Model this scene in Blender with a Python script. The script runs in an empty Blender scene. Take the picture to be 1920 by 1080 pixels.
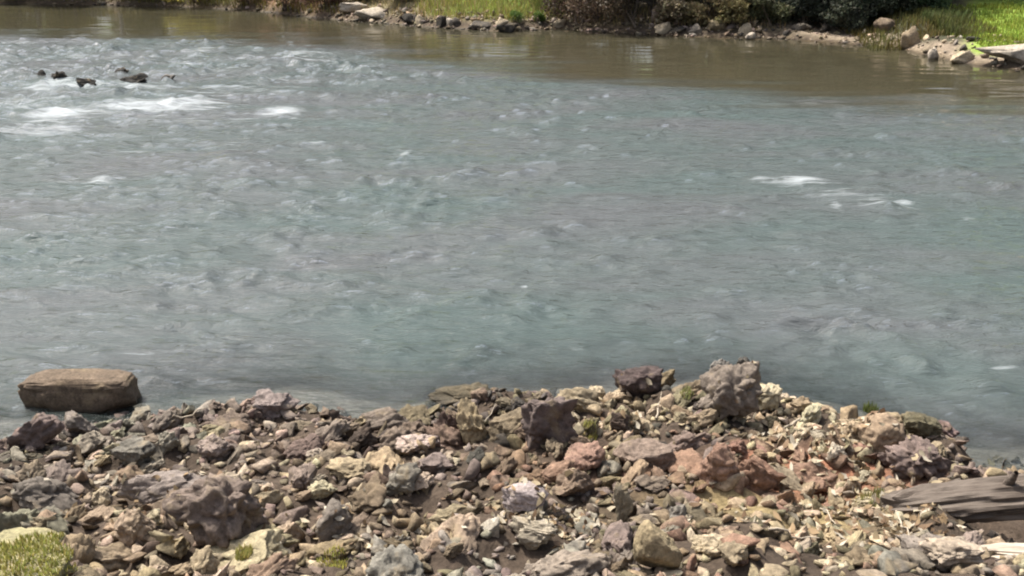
import bpy, bmesh, math, random
import numpy as np
from mathutils import Vector, Matrix, Euler

random.seed(7)
RNG = np.random.default_rng(11)
SC = bpy.context.scene
COL = SC.collection

# ------------------------------------------------------------------ camera
CAM_H, PITCH, FPX = 4.9, math.radians(18.9), 2059.0
cam_d = bpy.data.cameras.new('camera')
cam_d.sensor_width = 36.0
cam_d.lens = 36.0 * FPX / 1920.0
cam_d.clip_start, cam_d.clip_end = 0.05, 3000.0
cam = bpy.data.objects.new('camera', cam_d)
cam.location = (0, 0, CAM_H)
cam.rotation_euler = (math.pi / 2 - PITCH, 0, 0)
COL.objects.link(cam)
SC.camera = cam

# ------------------------------------------------------------------ world, sun, exposure
SUN_EL, SUN_AZ = math.radians(62), math.radians(-58)      # azimuth from +Y towards +X
world = bpy.data.worlds.new('World')
SC.world = world
world.use_nodes = True
wn, wl = world.node_tree.nodes, world.node_tree.links
wn.clear()
sky = wn.new('ShaderNodeTexSky'); sky.sky_type = 'NISHITA'; sky.sun_disc = False
sky.sun_elevation = SUN_EL; sky.sun_rotation = SUN_AZ
sky.air_density = 1.0; sky.dust_density = 6.0; sky.ozone_density = 1.0
hs = wn.new('ShaderNodeHueSaturation'); hs.inputs['Saturation'].default_value = 0.6
bg = wn.new('ShaderNodeBackground'); bg.inputs['Strength'].default_value = 0.15
wo = wn.new('ShaderNodeOutputWorld')
wl.new(sky.outputs[0], hs.inputs['Color']); wl.new(hs.outputs[0], bg.inputs['Color']); wl.new(bg.outputs[0], wo.inputs['Surface'])

sun_d = bpy.data.lights.new('sun', 'SUN')
sun_d.energy = 4.8; sun_d.angle = math.radians(1.0); sun_d.color = (1.0, 0.94, 0.84)
sun = bpy.data.objects.new('sun', sun_d)
sdir = Vector((math.sin(SUN_AZ) * math.cos(SUN_EL), math.cos(SUN_AZ) * math.cos(SUN_EL), math.sin(SUN_EL)))
sun.rotation_euler = sdir.to_track_quat('Z', 'Y').to_euler()
sun.location = (0, 0, 60)
COL.objects.link(sun)

SC.view_settings.view_transform = 'Standard'
SC.view_settings.look = 'None'
SC.view_settings.exposure = 0.58
SC.view_settings.gamma = 1.0
SC.view_settings.use_curve_mapping = False
SC.render.engine = 'CYCLES'
SC.cycles.filter_width = 2.0
SC.cycles.max_bounces = 6
SC.cycles.transparent_max_bounces = 8
SC.cycles.caustics_reflective = False
SC.cycles.caustics_refractive = False
SC.cycles.use_denoising = True
SC.cycles.sample_clamp_direct = 4.0

# ------------------------------------------------------------------ helpers: noise, projection
def _hash(ix, iy, iz, seed):
    h = (ix * 374761393 + iy * 668265263 + iz * 1274126177 + seed * 974634777) & 0xFFFFFFFF
    h = ((h ^ (h >> 13)) * 1274126177) & 0xFFFFFFFF
    h = ((h ^ (h >> 16)) * 2246822519) & 0xFFFFFFFF
    return ((h ^ (h >> 15)) & 0xFFFF) / 65535.0 * 2 - 1

def vnoise(x, y, z=None, seed=0):
    """smooth value noise in -1..1, vectorised (2-D or 3-D)"""
    x = np.asarray(x, float); y = np.asarray(y, float)
    fx, fy = np.floor(x), np.floor(y)
    ix, iy = fx.astype(np.int64), fy.astype(np.int64)
    tx, ty = x - fx, y - fy
    tx = tx * tx * tx * (tx * (tx * 6 - 15) + 10); ty = ty * ty * ty * (ty * (ty * 6 - 15) + 10)
    def lay(iz):
        a = _hash(ix, iy, iz, seed); b = _hash(ix + 1, iy, iz, seed)
        c = _hash(ix, iy + 1, iz, seed); d = _hash(ix + 1, iy + 1, iz, seed)
        return (a + (b - a) * tx) * (1 - ty) + (c + (d - c) * tx) * ty
    if z is None:
        return lay(np.int64(0))
    z = np.asarray(z, float); fz = np.floor(z); iz = fz.astype(np.int64); tz = z - fz
    tz = tz * tz * tz * (tz * (tz * 6 - 15) + 10)
    return lay(iz) * (1 - tz) + lay(iz + 1) * tz

def fbm(x, y, z=None, octaves=4, seed=0, gain=0.5):
    s, a, f = 0, 1.0, 1.0
    for o in range(octaves):
        s = s + a * vnoise(x * f, y * f, None if z is None else z * f, seed + o * 17)
        a *= gain; f *= 2.03
    return s

def gnoise(x, y, seed=0):
    """2-D gradient noise, about -1..1"""
    fx, fy = np.floor(x), np.floor(y)
    ix, iy = fx.astype(np.int64), fy.astype(np.int64)
    tx, ty = x - fx, y - fy
    sx = tx ** 3 * (tx * (tx * 6 - 15) + 10); sy = ty ** 3 * (ty * (ty * 6 - 15) + 10)
    def g(i, j, dx, dy):
        a = _hash(i, j, np.int64(3), seed) * math.pi
        return np.cos(a) * dx + np.sin(a) * dy
    n0 = g(ix, iy, tx, ty); n1 = g(ix + 1, iy, tx - 1, ty); n2 = g(ix, iy + 1, tx, ty - 1); n3 = g(ix + 1, iy + 1, tx - 1, ty - 1)
    return 1.5 * ((n0 + (n1 - n0) * sx) * (1 - sy) + (n2 + (n3 - n2) * sx) * sy)

def sstep(a, b, x):
    t = np.clip((np.asarray(x, float) - a) / (b - a), 0, 1)
    return t * t * (3 - 2 * t)

CT, ST = math.cos(PITCH), math.sin(PITCH)
def ray(u, v):
    a, b = (u - 960) / FPX, (v - 540) / FPX
    return Vector((a, CT - b * ST, -ST - b * CT))
def px(u, v, z=0.0):
    """point at height z seen at photo pixel u, v"""
    d = ray(u, v); k = (z - CAM_H) / d.z
    return Vector((d.x * k, d.y * k, z))
def proj(p):
    dy, dz = p[1], p[2] - CAM_H
    dep = dy * CT - dz * ST
    return 960 + FPX * p[0] / dep, 540 + FPX * (-dy * ST - dz * CT) / dep, dep

# ------------------------------------------------------------------ shore lines and terrain
near_px = [(-500, 860, .05), (-150, 850, .05), (0, 838, .08), (110, 800, .1), (230, 795, .12), (320, 778, .15), (400, 765, .2),
           (480, 748, .2), (560, 755, .22), (640, 775, .22), (740, 785, .22), (820, 744, .3), (920, 728, .3), (1040, 722, .34),
           (1200, 708, .36), (1350, 706, .36), (1430, 708, .36), (1560, 736, .34), (1650, 757, .34), (1745, 780, .34),
           (1785, 812, .32), (1803, 878, .15), (1900, 893, .08), (2060, 900, .06), (2500, 905, .06)]
NP = [px(u, v, z) for u, v, z in near_px]
NSX = np.array([p.x for p in NP]); NSY = np.array([p.y + 0.12 for p in NP])
NSX = np.concatenate([[-60], NSX, [60]]); NSY = np.concatenate([[NSY[0] - 3], NSY, [NSY[-1] - 2]])
far_px = [(-500, 4), (0, 7), (200, 9), (330, 12), (480, 20), (600, 34), (700, 42), (790, 50), (930, 58), (1050, 54), (1140, 60),
          (1240, 66), (1340, 70), (1420, 72), (1460, 72), (1560, 80), (1700, 93), (1760, 108), (1830, 124), (1920, 132), (2100, 140), (2500, 150)]
FP = [px(u, v, 0) for u, v in far_px]
FSX = np.array([p.x for p in FP]); FSY = np.array([p.y for p in FP])
FSX = np.concatenate([[-200], FSX, [150]]); FSY = np.concatenate([[FSY[0] + 8], FSY, [FSY[-1] - 4]])

def y_near(x): return np.interp(x, NSX, NSY)
def y_far(x): return np.interp(x, FSX, FSY)
def ground(x, y):
    x = np.asarray(x, float); y = np.asarray(y, float)
    t = y_near(x) - y
    u = y - y_far(x)
    zn = np.interp(t, [-6, -3, -1, 0, .22, .6, 1.5, 3, 4.2, 7, 11, 30], [-1.5, -1.0, -.22, -.04, .18, .34, .46, .62, .85, 1.9, 3.2, 4.2])
    beach = sstep(10.5, 13, x)                                      # gentler gravel shore on the right
    z1 = np.interp(u, [-14, -6, 0, .4, 1.5, 4, 8, 20, 60, 400], [-1.0, -.22, -.02, .22, .55, 1.0, 1.5, 2.4, 6, 45])
    z2 = np.interp(u, [-16, -9, 0, 1.0, 4, 7, 12, 24, 60, 400], [-.9, -.22, -.02, .16, .38, .7, 1.2, 2.2, 6, 45])
    zf = z1 * (1 - beach) + z2 * beach
    z = np.where(y < 0.5 * (y_near(x) + y_far(x)), zn, zf)
    nb = sstep(0.0, .8, t) * (1 - sstep(6, 9, t))
    z = z + nb * (0.13 * fbm(x * 1.3, y * 1.3, seed=3, octaves=3) + 0.05 * fbm(x * 4, y * 4, seed=5, octaves=3))
    z = z + sstep(.3, 4, u) * 0.16 * fbm(x * .45, y * .45, seed=8, octaves=4)
    z = z + 0.05 * fbm(x * 1.7, y * 1.7, seed=9, octaves=2) * (t < 0) * (u < 0)
    return z

def hit(u, v):
    """where the line of sight through photo pixel u, v meets the terrain"""
    d = ray(u, v)
    k = np.linspace(4, 260, 9000)
    xs, ys, zs = d.x * k, d.y * k, CAM_H + d.z * k
    g = np.maximum(ground(xs, ys), 0.0)
    i = int(np.argmax(zs <= g))
    if zs[i] > g[i]: i = len(k) - 1
    return Vector((xs[i], ys[i], g[i]))

# ------------------------------------------------------------------ materials
def new_mat(name):
    m = bpy.data.materials.new(name); m.use_nodes = True
    n, l = m.node_tree.nodes, m.node_tree.links
    n.clear()
    out = n.new('ShaderNodeOutputMaterial')
    return m, n, l, out
def ramp(n, stops):
    r = n.new('ShaderNodeValToRGB'); e = r.color_ramp.elements
    while len(e) < len(stops): e.new(0.5)
    for i, (p, c) in enumerate(stops):
        e[i].position = p; e[i].color = (*c, 1) if len(c) == 3 else c
    return r
def noise(n, l, vec, scale, detail=6, rough=.6, dist=0.0):
    t = n.new('ShaderNodeTexNoise'); t.inputs['Scale'].default_value = scale; t.inputs['Detail'].default_value = detail
    t.inputs['Roughness'].default_value = rough; t.inputs['Distortion'].default_value = dist
    if vec is not None: l.new(vec, t.inputs['Vector'])
    return t
def mixc(n, l, fac, a, b, mode='MIX'):
    m = n.new('ShaderNodeMix'); m.data_type = 'RGBA'; m.blend_type = mode; m.clamp_factor = True
    for sock, val in ((m.inputs[0], fac), (m.inputs[6], a), (m.inputs[7], b)):
        if hasattr(val, 'links') or hasattr(val, 'is_linked'): l.new(val, sock)
        elif isinstance(val, (int, float)): sock.default_value = val
        else: sock.default_value = (*val, 1)
    return m.outputs[2]
def math_n(n, l, op, a, b=0.0, c=None):
    m = n.new('ShaderNodeMath'); m.operation = op
    for i, val in enumerate((a, b) if c is None else (a, b, c)):
        if hasattr(val, 'is_linked'): l.new(val, m.inputs[i])
        else: m.inputs[i].default_value = val
    return m.outputs[0]
def maprange(n, l, v, a, b, c=0.0, d=1.0):
    m = n.new('ShaderNodeMapRange'); l.new(v, m.inputs[0])
    for i, x in enumerate((a, b, c, d)): m.inputs[i + 1].default_value = x
    return m.outputs[0]

def rock_material(name, from_attr):
    m, n, l, out = new_mat(name)
    geo = n.new('ShaderNodeNewGeometry')
    pos = geo.outputs['Position']
    if from_attr:
        a = n.new('ShaderNodeAttribute'); a.attribute_name = 'tint'; base = a.outputs['Color']
    else:
        oi = n.new('ShaderNodeObjectInfo'); base = oi.outputs['Color']
    n1 = noise(n, l, pos, 9, 8, .72, .6)
    n2 = noise(n, l, pos, 34, 6, .75)
    n3 = noise(n, l, pos, 4.5, 4, .6, .4)
    f1 = maprange(n, l, n1.outputs[0], .3, .7, .48, 1.5)
    f2 = maprange(n, l, n2.outputs[0], .3, .7, .62, 1.38)
    f = math_n(n, l, 'MULTIPLY', f1, f2)
    v = n.new('ShaderNodeVectorMath'); v.operation = 'SCALE'; l.new(base, v.inputs[0]); l.new(f, v.inputs['Scale'])
    lich = maprange(n, l, n3.outputs[0], .56, .68, 0, .55)
    c = mixc(n, l, lich, v.outputs[0], (.25, .195, .12))
    pale = maprange(n, l, n2.outputs[0], .62, .74, 0, .5)
    c = mixc(n, l, pale, c, (.45, .38, .28))
    # wet stone close to the waterline
    sep = n.new('ShaderNodeSeparateXYZ'); l.new(pos, sep.inputs[0])
    zz = math_n(n, l, 'ADD', sep.outputs[2], math_n(n, l, 'MULTIPLY', n1.outputs[0], -.08))
    wet = math_n(n, l, 'MULTIPLY', maprange(n, l, zz, -.03, .06, 1, 0), maprange(n, l, zz, -.2, -.08, .25, 1))
    c = mixc(n, l, wet, c, mixc(n, l, 1.0, c, (.42, .40, .38), 'MULTIPLY'))
    b = n.new('ShaderNodeBsdfPrincipled')
    l.new(c, b.inputs['Base Color'])
    l.new(maprange(n, l, wet, 0, 1, .88, .35), b.inputs['Roughness'])
    b.inputs['Specular IOR Level'].default_value = .3
    bp = n.new('ShaderNodeBump'); bp.inputs['Strength'].default_value = .9; bp.inputs['Distance'].default_value = .03
    h = math_n(n, l, 'ADD', n1.outputs[0], math_n(n, l, 'MULTIPLY', n2.outputs[0], .5))
    l.new(h, bp.inputs['Height']); l.new(bp.outputs[0], b.inputs['Normal'])
    l.new(b.outputs[0], out.inputs['Surface'])
    return m
M_ROCK = rock_material('rock_stone', False)
M_GRAVEL = rock_material('gravel_stone', True)

def leaf_material(name, attr='tint', trans=.35, rough=.6):
    m, n, l, out = new_mat(name)
    a = n.new('ShaderNodeAttribute'); a.attribute_name = attr
    b = n.new('ShaderNodeBsdfPrincipled'); l.new(a.outputs['Color'], b.inputs['Base Color'])
    b.inputs['Roughness'].default_value = rough; b.inputs['Specular IOR Level'].default_value = .25
    t = n.new('ShaderNodeBsdfTranslucent'); l.new(a.outputs['Color'], t.inputs['Color'])
    mx = n.new('ShaderNodeMixShader'); mx.inputs[0].default_value = trans
    l.new(b.outputs[0], mx.inputs[1]); l.new(t.outputs[0], mx.inputs[2]); l.new(mx.outputs[0], out.inputs['Surface'])
    return m
M_LEAF = leaf_material('foliage')
M_GRASS = leaf_material('grass_blade', trans=.4)
M_LITTER = leaf_material('dry_litter', trans=.15, rough=.8)

def wood_material(name, c1, c2, dark):
    m, n, l, out = new_mat(name)
    tc = n.new('ShaderNodeTexCoord')
    mp = n.new('ShaderNodeMapping'); mp.inputs['Scale'].default_value = (1.2, 14, 14); l.new(tc.outputs['Object'], mp.inputs[0])
    n1 = noise(n, l, mp.outputs[0], 1.6, 8, .7, .5)
    n2 = noise(n, l, tc.outputs['Object'], 5, 5, .6)
    r = ramp(n, [(.30, dark), (.45, c1), (.62, c2)]); l.new(n1.outputs[0], r.inputs[0])
    c = mixc(n, l, maprange(n, l, n2.outputs[0], .45, .7, 0, .6), r.outputs[0], c2)
    b = n.new('ShaderNodeBsdfPrincipled'); l.new(c, b.inputs['Base Color']); b.inputs['Roughness'].default_value = .85
    b.inputs['Specular IOR Level'].default_value = .2
    bp = n.new('ShaderNodeBump'); bp.inputs['Strength'].default_value = .8; bp.inputs['Distance'].default_value = .02
    l.new(n1.outputs[0], bp.inputs['Height']); l.new(bp.outputs[0], b.inputs['Normal'])
    l.new(b.outputs[0], out.inputs['Surface'])
    return m
M_LOG = wood_material('weathered_wood', (.085, .068, .056), (.15, .125, .105), (.025, .018, .014))
M_PALEWOOD = wood_material('bleached_wood', (.36, .30, .24), (.50, .43, .35), (.16, .12, .09))
M_TWIG = wood_material('twig_bark', (.34, .29, .22), (.46, .40, .32), (.16, .13, .1))
M_BARK = wood_material('tree_bark', (.13, .10, .075), (.22, .18, .14), (.05, .04, .03))
M_PALEBARK = wood_material('pale_bark', (.36, .33, .29), (.48, .45, .41), (.18, .16, .14))

def ground_material():
    m, n, l, out = new_mat('bank_soil')
    geo = n.new('ShaderNodeNewGeometry'); pos = geo.outputs['Position']
    a = n.new('ShaderNodeAttribute'); a.attribute_name = 'tint'
    n1 = noise(n, l, pos, 6, 8, .72, .4); n2 = noise(n, l, pos, 28, 6, .7); n3 = noise(n, l, pos, .9, 5, .6)
    f = math_n(n, l, 'MULTIPLY', maprange(n, l, n1.outputs[0], .3, .7, .5, 1.45), maprange(n, l, n2.outputs[0], .3, .7, .65, 1.35))
    f = math_n(n, l, 'MULTIPLY', f, maprange(n, l, n3.outputs[0], .3, .7, .75, 1.2))
    v = n.new('ShaderNodeVectorMath'); v.operation = 'SCALE'; l.new(a.outputs['Color'], v.inputs[0]); l.new(f, v.inputs['Scale'])
    sep = n.new('ShaderNodeSeparateXYZ'); l.new(pos, sep.inputs[0])
    zz = math_n(n, l, 'ADD', sep.outputs[2], math_n(n, l, 'MULTIPLY', n1.outputs[0], -.06))
    wet = math_n(n, l, 'MULTIPLY', maprange(n, l, zz, -.02, .05, 1, 0), maprange(n, l, zz, -.12, -.04, 0, 1))
    c = mixc(n, l, wet, v.outputs[0], mixc(n, l, 1.0, v.outputs[0], (.5, .48, .45), 'MULTIPLY'))
    b = n.new('ShaderNodeBsdfPrincipled'); l.new(c, b.inputs['Base Color'])
    l.new(maprange(n, l, wet, 0, 1, .92, .5), b.inputs['Roughness']); b.inputs['Specular IOR Level'].default_value = .2
    bp = n.new('ShaderNodeBump'); bp.inputs['Strength'].default_value = 1.0; bp.inputs['Distance'].default_value = .04
    l.new(math_n(n, l, 'ADD', n1.outputs[0], math_n(n, l, 'MULTIPLY', n2.outputs[0], .4)), bp.inputs['Height'])
    l.new(bp.outputs[0], b.inputs['Normal']); l.new(b.outputs[0], out.inputs['Surface'])
    return m

def water_material():
    m, n, l, out = new_mat('river_water')
    geo = n.new('ShaderNodeNewGeometry'); pos = geo.outputs['Position']
    ad = n.new('ShaderNodeAttribute'); ad.attribute_name = 'depth'
    af = n.new('ShaderNodeAttribute'); af.attribute_name = 'foam'
    ar = n.new('ShaderNodeAttribute'); ar.attribute_name = 'rough_water'
    # silt carried in the water, slightly uneven
    mp = n.new('ShaderNodeMapping'); mp.inputs['Scale'].default_value = (.35, .8, 1); l.new(pos, mp.inputs[0])
    ns = noise(n, l, mp.outputs[0], .55, 4, .55, .5)
    r = ramp(n, [(.34, (.074, .098, .095)), (.5, (.083, .099, .098)), (.66, (.092, .100, .104))]); l.new(ns.outputs[0], r.inputs[0])
    silt_reflect = mixc(n, l, maprange(n, l, ar.outputs['Fac'], .05, .7), (.062, .056, .036), r.outputs[0])   # slack water tinted brown to stand in for the bank's reflection; silty current elsewhere
    body = n.new('ShaderNodeBsdfDiffuse'); l.new(silt_reflect, body.inputs['Color'])
    tr = n.new('ShaderNodeBsdfTransparent'); tr.inputs['Color'].default_value = (.82, .88, .86, 1)
    murk = math_n(n, l, 'SUBTRACT', 1.0, math_n(n, l, 'POWER', 2.71828, math_n(n, l, 'MULTIPLY', ad.outputs['Fac'], -3.0)))
    mb = n.new('ShaderNodeMixShader'); l.new(murk, mb.inputs[0]); l.new(tr.outputs[0], mb.inputs[1]); l.new(body.outputs[0], mb.inputs[2])
    # ripples too fine for the mesh
    m2 = n.new('ShaderNodeMapping'); m2.inputs['Scale'].default_value = (.42, 1.2, 1); l.new(pos, m2.inputs[0])
    b1 = noise(n, l, m2.outputs[0], 4.2, 5, .62, .3)
    bp = n.new('ShaderNodeBump'); bp.inputs['Distance'].default_value = .10
    l.new(maprange(n, l, ar.outputs['Fac'], 0, 1, .03, 1.0), bp.inputs['Strength'])
    l.new(b1.outputs[0], bp.inputs['Height'])
    gl = n.new('ShaderNodeBsdfGlossy'); gl.inputs['Roughness'].default_value = .05; l.new(bp.outputs[0], gl.inputs['Normal'])
    l.new(bp.outputs[0], body.inputs['Normal'])
    fr = n.new('ShaderNodeFresnel'); fr.inputs['IOR'].default_value = 1.33; l.new(bp.outputs[0], fr.inputs['Normal'])
    mg = n.new('ShaderNodeMixShader'); l.new(fr.outputs[0], mg.inputs[0]); l.new(mb.outputs[0], mg.inputs[1]); l.new(gl.outputs[0], mg.inputs[2])
    # white water
    m3 = n.new('ShaderNodeMapping'); m3.inputs['Scale'].default_value = (.42, 2.0, 1); l.new(pos, m3.inputs[0])
    nf = noise(n, l, m3.outputs[0], 3.4, 8, .74, .6)
    ff = math_n(n, l, 'ADD', af.outputs['Fac'], math_n(n, l, 'MULTIPLY', math_n(n, l, 'SUBTRACT', nf.outputs[0], .5), 2.6))
    fm = math_n(n, l, 'MULTIPLY', maprange(n, l, ff, .34, 1.45, 0, .72), maprange(n, l, af.outputs['Fac'], .02, .15))
    fo = n.new('ShaderNodeBsdfDiffuse'); fo.inputs['Color'].default_value = (.50, .54, .57, 1)
    mf = n.new('ShaderNodeMixShader'); l.new(fm, mf.inputs[0]); l.new(mg.outputs[0], mf.inputs[1]); l.new(fo.outputs[0], mf.inputs[2])
    l.new(mf.outputs[0], out.inputs['Surface'])
    return m

# ------------------------------------------------------------------ mesh helpers
def mesh_np(name, verts, faces, attrs=None, smooth=False):
    """verts (N,3), faces (F,k) numpy; attrs: {name: (N,) or (N,3)}"""
    me = bpy.data.meshes.new(name)
    verts = np.asarray(verts, np.float32); faces = np.asarray(faces, np.int32)
    k = faces.shape[1]
    me.vertices.add(len(verts)); me.vertices.foreach_set('co', verts.ravel())
    me.loops.add(faces.size); me.loops.foreach_set('vertex_index', faces.ravel())
    me.polygons.add(len(faces)); me.polygons.foreach_set('loop_start', np.arange(0, faces.size, k, dtype=np.int32))
    if smooth: me.polygons.foreach_set('use_smooth', np.ones(len(faces), bool))
    me.update(calc_edges=True)
    for nm, val in (attrs or {}).items():
        val = np.asarray(val, np.float32)
        if val.ndim == 1:
            a = me.attributes.new(nm, 'FLOAT', 'POINT'); a.data.foreach_set('value', val)
        else:
            a = me.attributes.new(nm, 'FLOAT_COLOR', 'POINT')
            a.data.foreach_set('color', np.concatenate([val, np.ones((len(val), 1), np.float32)], 1).ravel())
    return me
def put(name, me, mat, parent=None, loc=(0, 0, 0), **props):
    o = bpy.data.objects.new(name, me)
    if mat is not None and not me.materials: me.materials.append(mat)
    o.location = loc; COL.objects.link(o)
    if parent is not None: o.parent = parent
    for k, v in props.items(): o[k] = v
    return o
def empty(name, loc, **props):
    o = bpy.data.objects.new(name, None); o.location = loc; o.empty_display_size = .2; COL.objects.link(o)
    for k, v in props.items(): o[k] = v
    return o
def grid_faces(nr, nc):
    i = np.arange(nr * nc).reshape(nr, nc)
    return np.stack([i[:-1, :-1], i[:-1, 1:], i[1:, 1:], i[1:, :-1]], -1).reshape(-1, 4)
def tubes(paths, sides=6):
    """paths: list of (points (n,3), radii (n,)) -> verts, quad faces"""
    V, F, off = [], [], 0
    for P, R in paths:
        P = np.asarray(P, float); R = np.asarray(R, float); n = len(P)
        T = np.gradient(P, axis=0); T /= np.linalg.norm(T, axis=1)[:, None] + 1e-9
        ref = np.array([0, 0, 1.]) if abs(T[0][2]) < .8 else np.array([1., 0, 0])
        A = np.cross(T, ref); A /= np.linalg.norm(A, axis=1)[:, None] + 1e-9
        B = np.cross(T, A)
        ang = np.linspace(0, 2 * math.pi, sides, endpoint=False)
        ring = P[:, None] + R[:, None, None] * (np.cos(ang)[None, :, None] * A[:, None] + np.sin(ang)[None, :, None] * B[:, None])
        V.append(ring.reshape(-1, 3))
        i = off + np.arange(n * sides).reshape(n, sides)
        j = np.roll(i, -1, axis=1)
        F.append(np.stack([i[:-1], j[:-1], j[1:], i[1:]], -1).reshape(-1, 4))
        off += n * sides
    return np.concatenate(V), np.concatenate(F)

# ------------------------------------------------------------------ ground
def axis(segs):
    out = []
    for a, b, s in segs:
        out.append(np.arange(a, b, s))
    return np.unique(np.round(np.concatenate(out), 4))
gx = axis([(-600, -60, 30), (-60, -28, 2), (-28, -7.5, .4), (-7.5, 7.5, .06), (7.5, 28, .4), (28, 60, 2), (60, 601, 30)])
gy = axis([(-300, -20, 20), (-20, 3, .8), (3, 11.6, .06), (11.6, 34, .6), (34, 75, .28), (75, 120, 2), (120, 900, 30)])
GX, GY = np.meshgrid(gx, gy)
GZ = ground(GX, GY)
def ground_tint(x, y):
    c = np.empty(x.shape + (3,)); c[:] = (.075, .056, .042)  # soil colour darkened to put shade into the gaps between stones
    t = y_near(x) - y; u = y - y_far(x)
    def blend(mask, col):
        nonlocal c
        c = c * (1 - mask[..., None]) + np.array(col) * mask[..., None]
    blend((t < .05) * 1.0 * (u < .05), (.27, .23, .21))                      # river bed
    blend((u < .05) * sstep(-20, -15, u), (.13, .10, .06))
    U = 960 + FPX * x / np.maximum(y * CT + CAM_H * ST, 1)
    red = np.exp(-((x - 2.2) / 1.0) ** 2 - ((y - 7.95) / .42) ** 2) * (t > 0)
    blend(np.clip(red * 1.5, 0, 1), (.27, .135, .085))
    sandy = np.exp(-((x - 1.9) / .75) ** 2 - ((y - 7.2) / .3) ** 2) * (t > 0)
    blend(np.clip(sandy * 1.5, 0, 1), (.27, .21, .11))
    f = sstep(.2, 1.2, u)
    blend(f, (.17, .145, .085))
    blend(f * sstep(1430, 1500, U) * (u < 5), (.25, .20, .15))                 # gravel shore
    green = sstep(.6, 2.0, u)
    blend(green * sstep(820, 870, U) * (1 - sstep(1045, 1070, U)), (.14, .20, .045))
    blend(sstep(1.5, 2.4, u) * sstep(1790, 1830, U), (.20, .29, .05))
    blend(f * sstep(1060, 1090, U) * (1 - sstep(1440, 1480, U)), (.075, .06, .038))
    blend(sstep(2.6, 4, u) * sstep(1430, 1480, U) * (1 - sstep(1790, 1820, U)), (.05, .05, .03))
    blend(f * sstep(440, 480, U) * (1 - sstep(630, 660, U)), (.20, .12, .08))
    blend(f * (1 - sstep(420, 460, U)), (.15, .15, .055))
    blend(sstep(12, 18, u), (.10, .13, .045))
    return c
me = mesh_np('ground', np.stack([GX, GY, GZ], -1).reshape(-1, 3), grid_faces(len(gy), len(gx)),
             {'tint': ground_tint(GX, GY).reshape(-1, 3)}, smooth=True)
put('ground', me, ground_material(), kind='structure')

# ------------------------------------------------------------------ water
ry = [4.0]
while ry[-1] < 84: ry.append(ry[-1] + min(max(.0042 * ry[-1], .045), .15))
ry = np.array(ry)
s = np.linspace(-1, 1, 581)
s = np.concatenate([[-9, -5, -3, -2, -1.5, -1.2], s, [1.2, 1.5, 2, 3, 5, 9]])
WX = s[None, :] * (.55 * ry[:, None] + 5.5); WY = np.repeat(ry[:, None], len(s), 1)
calm_px = [(-400, 62), (0, 64), (400, 68), (620, 78), (760, 105), (860, 125), (1100, 145), (1300, 170), (1600, 196), (1920, 222), (2300, 250)]
CP = [px(u, v + 14) for u, v in calm_px]
cy = np.interp(WX, [p.x for p in CP], [p.y for p in CP])
wob = 1.4 * gnoise(WX * .12, WY * .22, 31) + 2.2 * gnoise(WX * .16, WY * .9, 32) + 1.2 * gnoise(WX * .4, WY * 1.9, 33)
rough = 1 - sstep(-3.0, 5.5, WY - cy + wob)
cL = sstep(2, -8, WX) * sstep(26, 31, WY)                             # the shallow riffle upstream
nearc = sstep(0, 2.2, WY - y_near(WX))                                # slack water along the near rocks
rr = rough * (.8 + .2 * nearc)
gust = .72 + .45 * (gnoise(WX * .13, WY * .15, 77) + .6 * gnoise(WX * .31, WY * .37, 78))
hts = np.zeros_like(WX)
WPX = WX + .35 * gnoise(WX * .5, WY * .5, 201); WPY = WY + .25 * gnoise(WX * .45 + 9, WY * .6, 202)
for sc_, am, sd, rot in ((.40, .036, 1, .12), (.80, .030, 2, -.15), (1.35, .030, 3, .2), (2.1, .036, 4, -.1), (3.1, .030, 5, .05), (4.6, .016, 6, .15)):
    ca, sa = math.cos(rot), math.sin(rot)
    w = gnoise((WPX * ca - WPY * sa) * sc_ * .78, (WPX * sa + WPY * ca) * sc_ * 1.12, 40 + sd)
    pk = np.clip(.5 + 1.5 * gnoise(WX * .55 * sc_ ** .5 + 5 * sd, WY * .6 * sc_ ** .5, 140 + sd), .08, 2.0)   # each ripple train comes and goes
    hts += am * pk * (np.exp(1.1 * w) - 1.0)
slick = np.zeros_like(WX)                                             # smooth tongues of current between the ripples
for u, v, hw, hh, st in ((640, 168, 230, 11, .8), (980, 132, 170, 6, .8), (1260, 152, 170, 7, .8), (1400, 228, 130, 5, .8), (700, 322, 90, 6, .7), (620, 456, 120, 5, .7), (1850, 230, 160, 8, .7), (1830, 752, 90, 5, .7),
                         (850, 395, 90, 5, .6), (1120, 408, 140, 6, .7), (1480, 350, 70, 5, .5), (900, 545, 130, 7, .7), (1230, 545, 110, 6, .5), (450, 140, 90, 5, .7), (330, 560, 150, 8, .5), (150, 500, 90, 6, .5)):
    c = px(u, v); rx = abs(px(u + hw, v).x - c.x); rv = abs(px(u, v - hh).y - px(u, v + hh).y) / 2
    dd = ((WX - c.x) / rx) ** 2 + ((WY - c.y - .12 * rx * np.sin(WX * 1.3 + u)) / rv) ** 2
    slick = np.maximum(slick, st * np.exp(-dd))
hts = 1.55 * hts * rr * gust * (1 - slick) * (1 + .8 * cL)
hts += .011 * (1 - rough) * (gnoise(WX * .5, WY * 2.0, 60) + .5 * gnoise(WX * 1.1, WY * 3.4, 61))
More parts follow.
